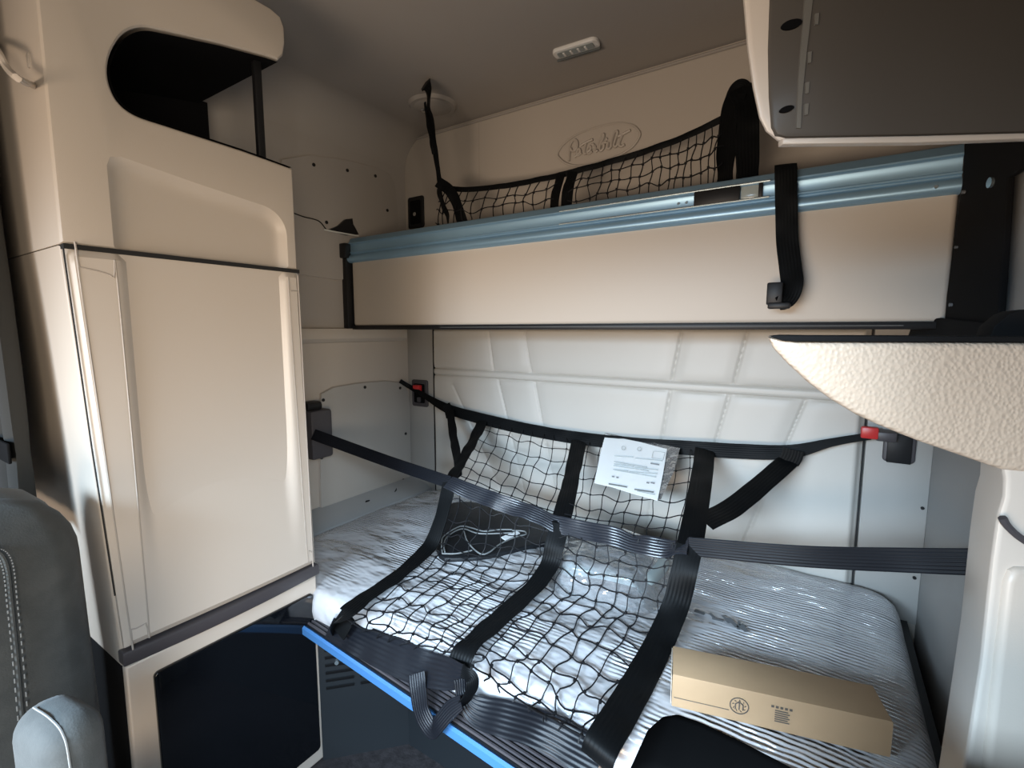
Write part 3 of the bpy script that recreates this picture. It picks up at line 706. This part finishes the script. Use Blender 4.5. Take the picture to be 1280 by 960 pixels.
bars([(295,425,670,490),(295,450,520,480),(535,488,800,520),(290,470,690,530),(285,512,460,532),(470,538,790,562),(300,520,775,600),(300,360,520,372),(540,385,850,415),(560,760,760,800)], 'print_pale', .0034)
bars([(235,675,445,712),(530,738,750,770)], 'print_dark', .005)
bars([(715,440,812,456),(272,590,300,594),(322,600,348,604),(668,660,698,665),(716,660,760,668)], 'print_grey', .007)
for cx, cy in ((405,275),(585,285)): MB().tube([L(cx+22*math.cos(a), cy+22*math.sin(a)) for a in [i*math.pi/6 for i in range(12)]], .0007, 4, True).build('printed_ring', 'print_pale', pp)
MB().tube([L(*q) for q in ((745,310),(880,325),(860,405),(730,385))], .0008, 4, True).build('printed_frame', 'print_pale', pp)
sl = [lfp(u, v, .004) for u, v in ((756,541),(800,550),(850,560),(842,590),(826,624),(790,616),(744,603))]
MB().prism(sl, nl*.0015).build('clear_sleeve', 'sleeve', lf)

po = thing('vinyl_pouch', (-1.1, 1.45, .6), 'black vinyl pouch with pale piping lying under the left half of the net', 'pouch')
zq = .615
outl = [at(u, v, 'z', zq) for u, v in ((549,693),(545,665),(552,640),(566,628),(590,627),(620,632),(650,644),(690,658),(702,668),(690,676),(660,682),(610,694),(575,697))]
MB().prism(cat(outl, 3, True), (0, 0, -.022), .008).build('pouch_body', 'vinyl_pouch', po)
z2 = zq+.006
for pl_ in (((553,692),(552,678),(556,669),(575,658),(590,660),(605,664),(625,662),(640,662)), ((553,692),(570,692),(590,688)), ((580,664),(585,678),(600,692),(612,690),(625,680),(645,671),(657,668),(655,664),(640,663)), ((556,690),(555,680),(560,670),(578,661),(600,667),(640,666))):
    MB().tube([at(u, v, 'z', z2) for u, v in pl_], .0026, 6, False, 5).build('piping', 'piping', po)
MB().prism([at(u, v, 'z', zq+.001) for u, v in ((626,672),(646,664),(650,667),(632,676))], (0,0,.002)).build('label_patch', 'paper', po)

pk = thing('wrapped_package', (-.6, 1.5, .6), 'grey package in clear plastic lying under the right half of the net', 'package')
zq = .66
ou = [at(u, v, 'z', zq) for u, v in ((692,692),(696,668),(720,655),(770,660),(820,672),(838,690),(825,712),(806,722),(760,712),(715,704))]
bm_ = MB(); co = cat(ou, 3, True); bm_.prism([(p.x, p.y, .600) for p in co], (0, 0, .055), .02); bm_.build('grey_content', 'clear_grey', pk)
MB().prism([at(u, v, 'z', .625) for u, v in ((720,700),(760,706),(800,718),(796,738),(750,728),(712,716))], (0,0,-.022), .004).build('black_content', 'black_plastic', pk)
def bagf(s, t):
    a = cat([at(u, v, 'z', .668) for u, v in ((688,690),(700,655),(770,652),(846,678),(838,715),(802,742),(745,728),(692,712))], 6, True)
    q = s*len(a); i = int(q) % len(a); p = a[i].lerp(a[(i+1) % len(a)], q-int(q)); c = Vector((-.62, 1.50, .68)); p = p.lerp(c, t*.98)
    p.z = .601+.075*sstep(0, .35, t)+.008*mnoise.noise(Vector((p.x*22, p.y*22, 3)))*sstep(0,.2,t); return p
MB().grid(72, 14, bagf).build('plastic_bag', 'bag', pk, 60)

cb = thing('cardboard_box', (-.06, 1.05, .6), 'long closed brown cardboard box lying on the plastic wrapped mattress', 'box')
e1 = Vector((.966,.245,0)).normalized(); e2 = Vector((-e1.y, e1.x, 0)); A = Vector((-.228,.968,.601)); LB, WB_, HB = .385, .098, .074
MB().prism([A, A+e1*LB, A+e1*LB+e2*WB_, A+e2*WB_], Z*HB, .004, 2).build('carton', 'cardboard', cb)
MB().prism([A-e1*.0015+e2*.004+Z*.004, A-e1*.0015+e2*(WB_-.004)+Z*.004, A-e1*.0015+e2*(WB_-.004)+Z*(HB-.004), A-e1*.0015+e2*.004+Z*(HB-.004)], -e1*.001).build('end_flap', 'cardboard_edge', cb)
MB().prism([A+e1*.004-e2*.0008+Z*(HB*.30), A+e1*.11-e2*.0008+Z*(HB*.30), A+e1*.11-e2*.0008+Z*(HB*.30+.0015), A+e1*.004-e2*.0008+Z*(HB*.30+.0015)], e2*.0006).build('flap_seam', 'print_brown', cb)
def fb(x, z, o=.0012): return A+e1*x+Z*z-e2*o
mk = MB(); cxm, czm, rm = .128, .037, .017
mk.tube([fb(cxm+rm*math.cos(a), czm+rm*math.sin(a)) for a in [i*math.pi/10 for i in range(20)]], .0010, 4, True)
for a0 in range(9):
    a = a0*math.pi*2/9; mk.tube([fb(cxm+.010*math.cos(a), czm+.010*math.sin(a)), fb(cxm+.013*math.cos(a+.2), czm+.013*math.sin(a+.2))], .0008, 4)
mk.tube([fb(cxm-.007, czm-.008), fb(cxm-.007, czm+.003), fb(cxm, czm+.009), fb(cxm+.007, czm+.003), fb(cxm+.007, czm-.008)], .0013, 4)
mk.tube([fb(cxm, czm-.008), fb(cxm, czm+.006)], .0013, 4)
mk.build('round_mark', 'print_brown', cb)
tx = MB()
for i in range(5): tx.ngon([fb(.185+i*.008, .050), fb(.190+i*.008, .050), fb(.190+i*.008, .055), fb(.185+i*.008, .055)])
for i in range(6): tx.ngon([fb(.192, .044-i*.0045), fb(.215+.003*(i % 2), .044-i*.0045), fb(.215+.003*(i % 2), .0465-i*.0045), fb(.192, .0465-i*.0045)])
tx.build('printed_text', 'print_brown', cb)

# ------------------------------------------------------------------ right side: overhead cabinet, worktop, pedestal
nD = Vector((-math.sin(PSI), math.cos(PSI), 0))
def dg(u, v, D): return onp(u, v, nD*D, nD)
oc = thing('overhead_cabinet', (.12, .75, 1.62), 'beige overhead cabinet with smoked dark door at the upper right', 'cabinet')
DO = .60
def clampx(L_): return [Vector((min(p.x, XR-.006), p.y, p.z)) for p in L_]
o1 = [dg(u, v, DO) for u, v in ((921,-150),(924,-60),(927,0),(932,60),(939,110),(947,148),(956,166),(972,179),(1000,181),(1150,178),(1345,171),(1345,-150))]
MB().prism(o1, (0, .25, .115), .010, 4).build('carcass', 'leather_grain' if False else 'beige_gloss', oc)
o2 = [dg(u, v, DO-.004) for u, v in ((968,-140),(966,-60),(964,0),(962,60),(963,120),(966,158),(972,168),(985,171),(1150,168),(1335,163),(1335,-140))]
dr_ = MB().prism(o2, nD*.012, .003, 2).build('smoked_door', 'smoked', oc)
MB().prism([dg(u, v, DO-.008) for u, v in ((979,180),(979,173),(1150,169.5),(1338,164.5),(1338,171),(1150,178))], nD*.012, .002, 2).build('door_rim', 'beige_gloss', dr_)
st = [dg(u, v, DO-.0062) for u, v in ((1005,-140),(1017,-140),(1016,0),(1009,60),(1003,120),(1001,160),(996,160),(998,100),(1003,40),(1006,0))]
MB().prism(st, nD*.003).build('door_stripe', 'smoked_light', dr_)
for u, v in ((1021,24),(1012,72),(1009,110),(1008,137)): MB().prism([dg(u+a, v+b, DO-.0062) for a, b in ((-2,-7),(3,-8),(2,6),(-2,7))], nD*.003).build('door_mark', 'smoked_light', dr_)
for u, v, w, h_ in ((990,30,13,6), (984,136,9,4)):
    MB().prism([dg(u+w*math.cos(a), v-.25*w*math.cos(a)+h_*math.sin(a), DO-.0065) for a in [i*math.pi/9 for i in range(18)]], nD*.003).build('screw_hole', 'liner_black', dr_)

sc = thing('side_console', (.18, .7, 0), 'beige moulded side console with grained worktop on the right', 'console')
DW = .50
w1 = [dg(u, v, DW) for u, v in ((959,421),(966,436),(985,456),(1010,479),(1040,501),(1070,519),(1100,533),(1150,553),(1200,570),(1252,588),(1375,602),(1375,429),(1200,428),(1000,427))]
w1 = [Vector((min(p.x, XR-.004), p.y, p.z)) if False else p for p in w1]
def cut_x(poly, xm):
    out = []
    for i in range(len(poly)):
        a, b = poly[i], poly[(i+1) % len(poly)]
        if a.x <= xm: out.append(a)
        if (a.x <= xm) != (b.x <= xm): out.append(a.lerp(b, (xm-a.x)/(b.x-a.x)))
    return out
wk = MB().prism(cut_x(w1, XR-.004), (0, .15, 0), .007, 4).build('worktop', 'leather_grain', sc)
MB().prism(cut_x([dg(u, v, DW-.002) for u, v in ((961,419.5),(1000,420),(1375,421),(1375,428),(1000,427),(978,426))], XR-.006), (0, .14, 0), .0008).build('top_liner', 'black_matte', sc)
p1 = [dg(u, v, DW+.004) for u, v in ((1252,575),(1256,600),(1255,622),(1248,645),(1240,700),(1226,830),(1205,965),(1150,1290),(1420,1290),(1400,575))]
p1 = [Vector((p.x, p.y, max(p.z, 0))) for p in p1]
zz = p1[7]; k_ = (p1[6]-p1[5]).normalized()
pd = [p for p in p1[:7]]+[p1[6]+(p1[6]-p1[5])*.8]
e_ = pd[-1]; pd += [Vector((e_.x, e_.y, 0))]
rx = Vector((XR-.004, 0, 0)); tt = (rx.x-nD.x*DW)/RGT.x; cr_ = nD*DW+RGT*tt
pd += [Vector((cr_.x, cr_.y, 0)), Vector((cr_.x, cr_.y, pd[0].z))]
MB().prism(pd, (0, .105, 0), .008, 4).build('pedestal', 'beige_gloss', sc)
pn = [dg(u, v, DW-.004) for u, v in ((1276,712),(1268,716),(1262,730),(1250,830),(1235,965))]
pn += [pn[-1]+Vector((-.012,-.008,-.3)), Vector((cr_.x, cr_.y-.006, pn[-1].z-.3)), Vector((cr_.x, cr_.y-.006, dg(1300,712,DW).z))]
MB().prism(pn, nD*.014, .006, 3).build('pedestal_door', 'beige_plastic', sc)
MB().tube(cut_x([dg(u, v, DW-.002) for u, v in ((1253,647),(1258,656),(1270,668),(1285,678),(1300,684))], XR-.008)[:5], .004, 6, False, 4).build('pedestal_gap', 'band', sc)
# dark tray resting on the worktop, seen edge-on
tr = thing('black_tray', (.22, .80, 1.38), 'black rounded tray resting on the right end of the worktop', 'tray')
t1 = [dg(u, v, .56) for u, v in ((1236,426),(1243,408),(1262,392),(1275,387),(1300,386),(1300,426))]
MB().prism(cut_x(t1, XR-.008), (0, .07, 0), .003).build('tray_body', 'black_matte', tr)

# ------------------------------------------------------------------ seats and curtain
def local(o, ang): return Matrix.Translation(Vector(o))@Matrix.Rotation(ang, 4, 'Z')
def cushion(w, t, h_, r, mtx, taper=0., crown=.0, lean=0.):
    """padded block: w across, t thick, h high, soft edges"""
    mb = MB(); n = 28; m_ = 30
    ring = rrect(1, 1, .001, 1)
    out = []
    K = 24
    for j in range(K+1):
        v = j/K; z = h_*v
        shrink = 0
        if z > h_-r*1.6: q = (z-(h_-r*1.6))/(r*1.6); shrink = r*(1-math.sqrt(max(0, 1-q*q)))
        if z < r*.6: q = 1-z/(r*.6); shrink = r*.5*(1-math.sqrt(max(0, 1-q*q)))
        ww = w*(1-taper*v)-2*shrink*1.5; tt_ = t-2*shrink*.9
        for x, y in rrect(max(ww, .02), max(tt_, .012), min(r, .48*max(tt_, .012)), 6):
            yy = y+lean*z - (crown*math.cos(math.pi*x/ww) if (y < 0 and ww > .05) else 0)
            out.append(mtx@Vector((x, yy, z)))
    k = 28
    fs = [(j*k+i, j*k+(i+1) % k, (j+1)*k+(i+1) % k, (j+1)*k+i) for j in range(K) for i in range(k)]
    fs += [tuple(range(k))[::-1], tuple(K*k+i for i in range(k))]
    mb.add(out, fs); return mb
# passenger seat turned to face the aisle: its own -y axis looks along +x
ang = math.radians(98)
so = Vector((-1.222, .042, 0))
sm = local(so, ang)
se = thing('passenger_seat', so, 'grey cloth passenger seat with light stitching at the lower left', 'seat')
cushion(.55, .13, .70, .085, sm@Matrix.Translation((0,0,.395)), .04, .012).build('backrest', 'seat_cloth', se, 60)
cushion(.565, .19, .705, .085, sm@Matrix.Translation((0,.088,.395)), .03, 0).build('back_shell', 'seat_edge', se, 60)  # hidden rear made deeper so it throws shade on the cabinet side
stt = MB()
for off in (0, .013):
    pth = [sm@Vector((.122+off, -.076, .42)), sm@Vector((.130+off, -.077, .70)), sm@Vector((.134+off, -.077, .90)), sm@Vector((.132+off, -.075, 1.0)), sm@Vector((.10+off, -.071, 1.03))]
    q = cat(pth, 26)
    for i in range(0, len(q)-1, 2): stt.tube([q[i], q[i+1]], .0011, 4)
stt.build('stitching', 'stitch', se)
MB().tube([sm@Vector((.128, -.074, .42)), sm@Vector((.136, -.075, .70)), sm@Vector((.140, -.075, .90)), sm@Vector((.138, -.073, 1.0)), sm@Vector((.106, -.07, 1.03))], .003, 6, False, 8).build('seam_piping', 'seat_cloth', se)
ac = at(76, 918, 'x', -.86)
am = Matrix.Translation((ac.x, ac.y, ac.z-.115))@Matrix.Rotation(ang, 4, 'Z')
ar = MB().box((-.036, -.05, -.12), (.040, .07, .150), .036, 5, am).build('armrest', 'seat_cloth', se, 60)
MB().tube([am@Vector((-.012, -.050, -.05)), am@Vector((-.012, -.050, .10)), am@Vector((-.011, -.037, .139)), am@Vector((-.011, -.005, .150)), am@Vector((-.011, .04, .150))], .0014, 5, False, 6).build('armrest_piping', 'stitch', ar)
MB().box((-.24, -.46, .36), (.19, -.03, .47), .05, 4, sm).build('seat_cushion', 'seat_cloth', se, 60)
MB().box((-.16, -.40, .0), (.14, -.08, .36), .02, 3, sm).build('pedestal', 'black_plastic', se)

# driver seat, only its black backrest corner reaches into the picture
ds = thing('driver_seat', (.06, .36, 0), 'black driver seat whose rounded backrest corner shows at the bottom', 'seat')
bt = [onp(u, v, (0, .43, 0), Y) for u, v in ((800,1000),(804,942),(809,917),(817,896),(832,883),(849,880),(880,891),(930,914),(985,942),(1060,985))]
bt = [p for p in bt if p.x < .25]; e_ = bt[-1]
bt = bt+[Vector((.262, .43, e_.z-.015)), Vector((.268, .43, .80)), Vector((.268, .43, .45)), Vector((bt[0].x-.005, .43, .45))]
MB().prism(bt, (0, -.09, 0), .02, 4).build('backrest', 'driver_cloth', ds, 60)
MB().box((-.14, -.08, .36), (.27, .33, .48), .04, 4).build('seat_cushion', 'driver_cloth', ds, 60)
MB().box((-.06, .0, .0), (.2, .34, .37), .02).build('pedestal', 'black_plastic', ds)

cu = thing('side_curtain', (-1.65, .29, 1.1), 'dark gathered curtain hanging left of the tall cabinet', 'curtain')
def cf(s, t):
    x = -1.862+.40*s; z = .95+1.36*t
    tie = 1-.12*math.exp(-((z-1.12)/.05)**2)
    edge = at(52-52*(2.3-z)*0, 400, 'y', .30).x
    y = .288+.018*math.sin(s*30+.6*math.sin(z*4))*tie
    x = x-.05*sstep(1.25, 2.2, z)*s
    return (x, y, z)
MB().grid(70, 24, cf).build('drape', 'curtain', cu, 80)
MB().box((-1.86, .262, 1.10), (-1.47, .268, 1.145), .002).build('tie_band', 'black_matte', cu)
MB().tube([(-1.86, .29, 2.30), (-1.48, .29, 2.30)], .008, 8).build('track', 'band', cu)

# ------------------------------------------------------------------ light: daylight through the windscreen and the open door, plus an added bed lamp
w = bpy.data.worlds.new('World'); bpy.context.scene.world = w; w.use_nodes = True
bg = w.node_tree.nodes['Background']; bg.inputs['Color'].default_value = (.62,.78,1,1); bg.inputs['Strength'].default_value = .3
def area(name, loc, to, sx, sy, power, col, spread=180):
    l = bpy.data.lights.new(name, 'AREA'); l.shape = 'RECTANGLE'; l.size = sx; l.size_y = sy; l.energy = power; l.color = col; l.spread = math.radians(spread)
    o = bpy.data.objects.new(name, l); C.objects.link(o); o.location = loc
    o.rotation_euler = (Vector(to)-Vector(loc)).to_track_quat('-Z', 'Y').to_euler(); return o
area('windscreen_sky', (-.70, YF+.02, 1.66), (-.55, .9, .30), 1.6, .36, 38, (.60,.80,1), 66)
area('windscreen_ground', (-.75, YF+.02, .90), (-.75, 1.8, 1.50), 1.6, .4, 11.5, (1,.78,.58), 82)
area('door_light', (1.5, -.95, 1.0), (-1.3, .60, 1.15), 1.2, 1.0, 12, (1,.82,.62), 76)
area('bed_fill', (1.35, -.8, 2.15), (-.45, 1.15, .45), 1.1, .5, 20, (.62,.81,1), 55)  # unseen lamp added outside the doorway to brighten the bed from above

# ------------------------------------------------------------------ camera and view
cam = bpy.data.cameras.new('camera'); co_ = bpy.data.objects.new('camera', cam); C.objects.link(co_)
co_.location = CAM
rot = Matrix((RGT, UPV, -FWD)).transposed(); co_.rotation_euler = rot.to_euler()
cam.sensor_fit = 'HORIZONTAL'; cam.sensor_width = 36; cam.lens = 36*FPX/1280; cam.clip_start = .02
sc_ = bpy.context.scene; sc_.camera = co_
sc_.view_settings.view_transform = 'Standard'; sc_.view_settings.look = 'None'
sc_.view_settings.exposure = -0.14; sc_.view_settings.gamma = 1.0; sc_.view_settings.use_curve_mapping = False
sc_.cycles.use_denoising = True
sc_.cycles.max_bounces = 10; sc_.cycles.diffuse_bounces = 2; sc_.cycles.transparent_max_bounces = 12
sc_.cycles.sample_clamp_indirect = 4
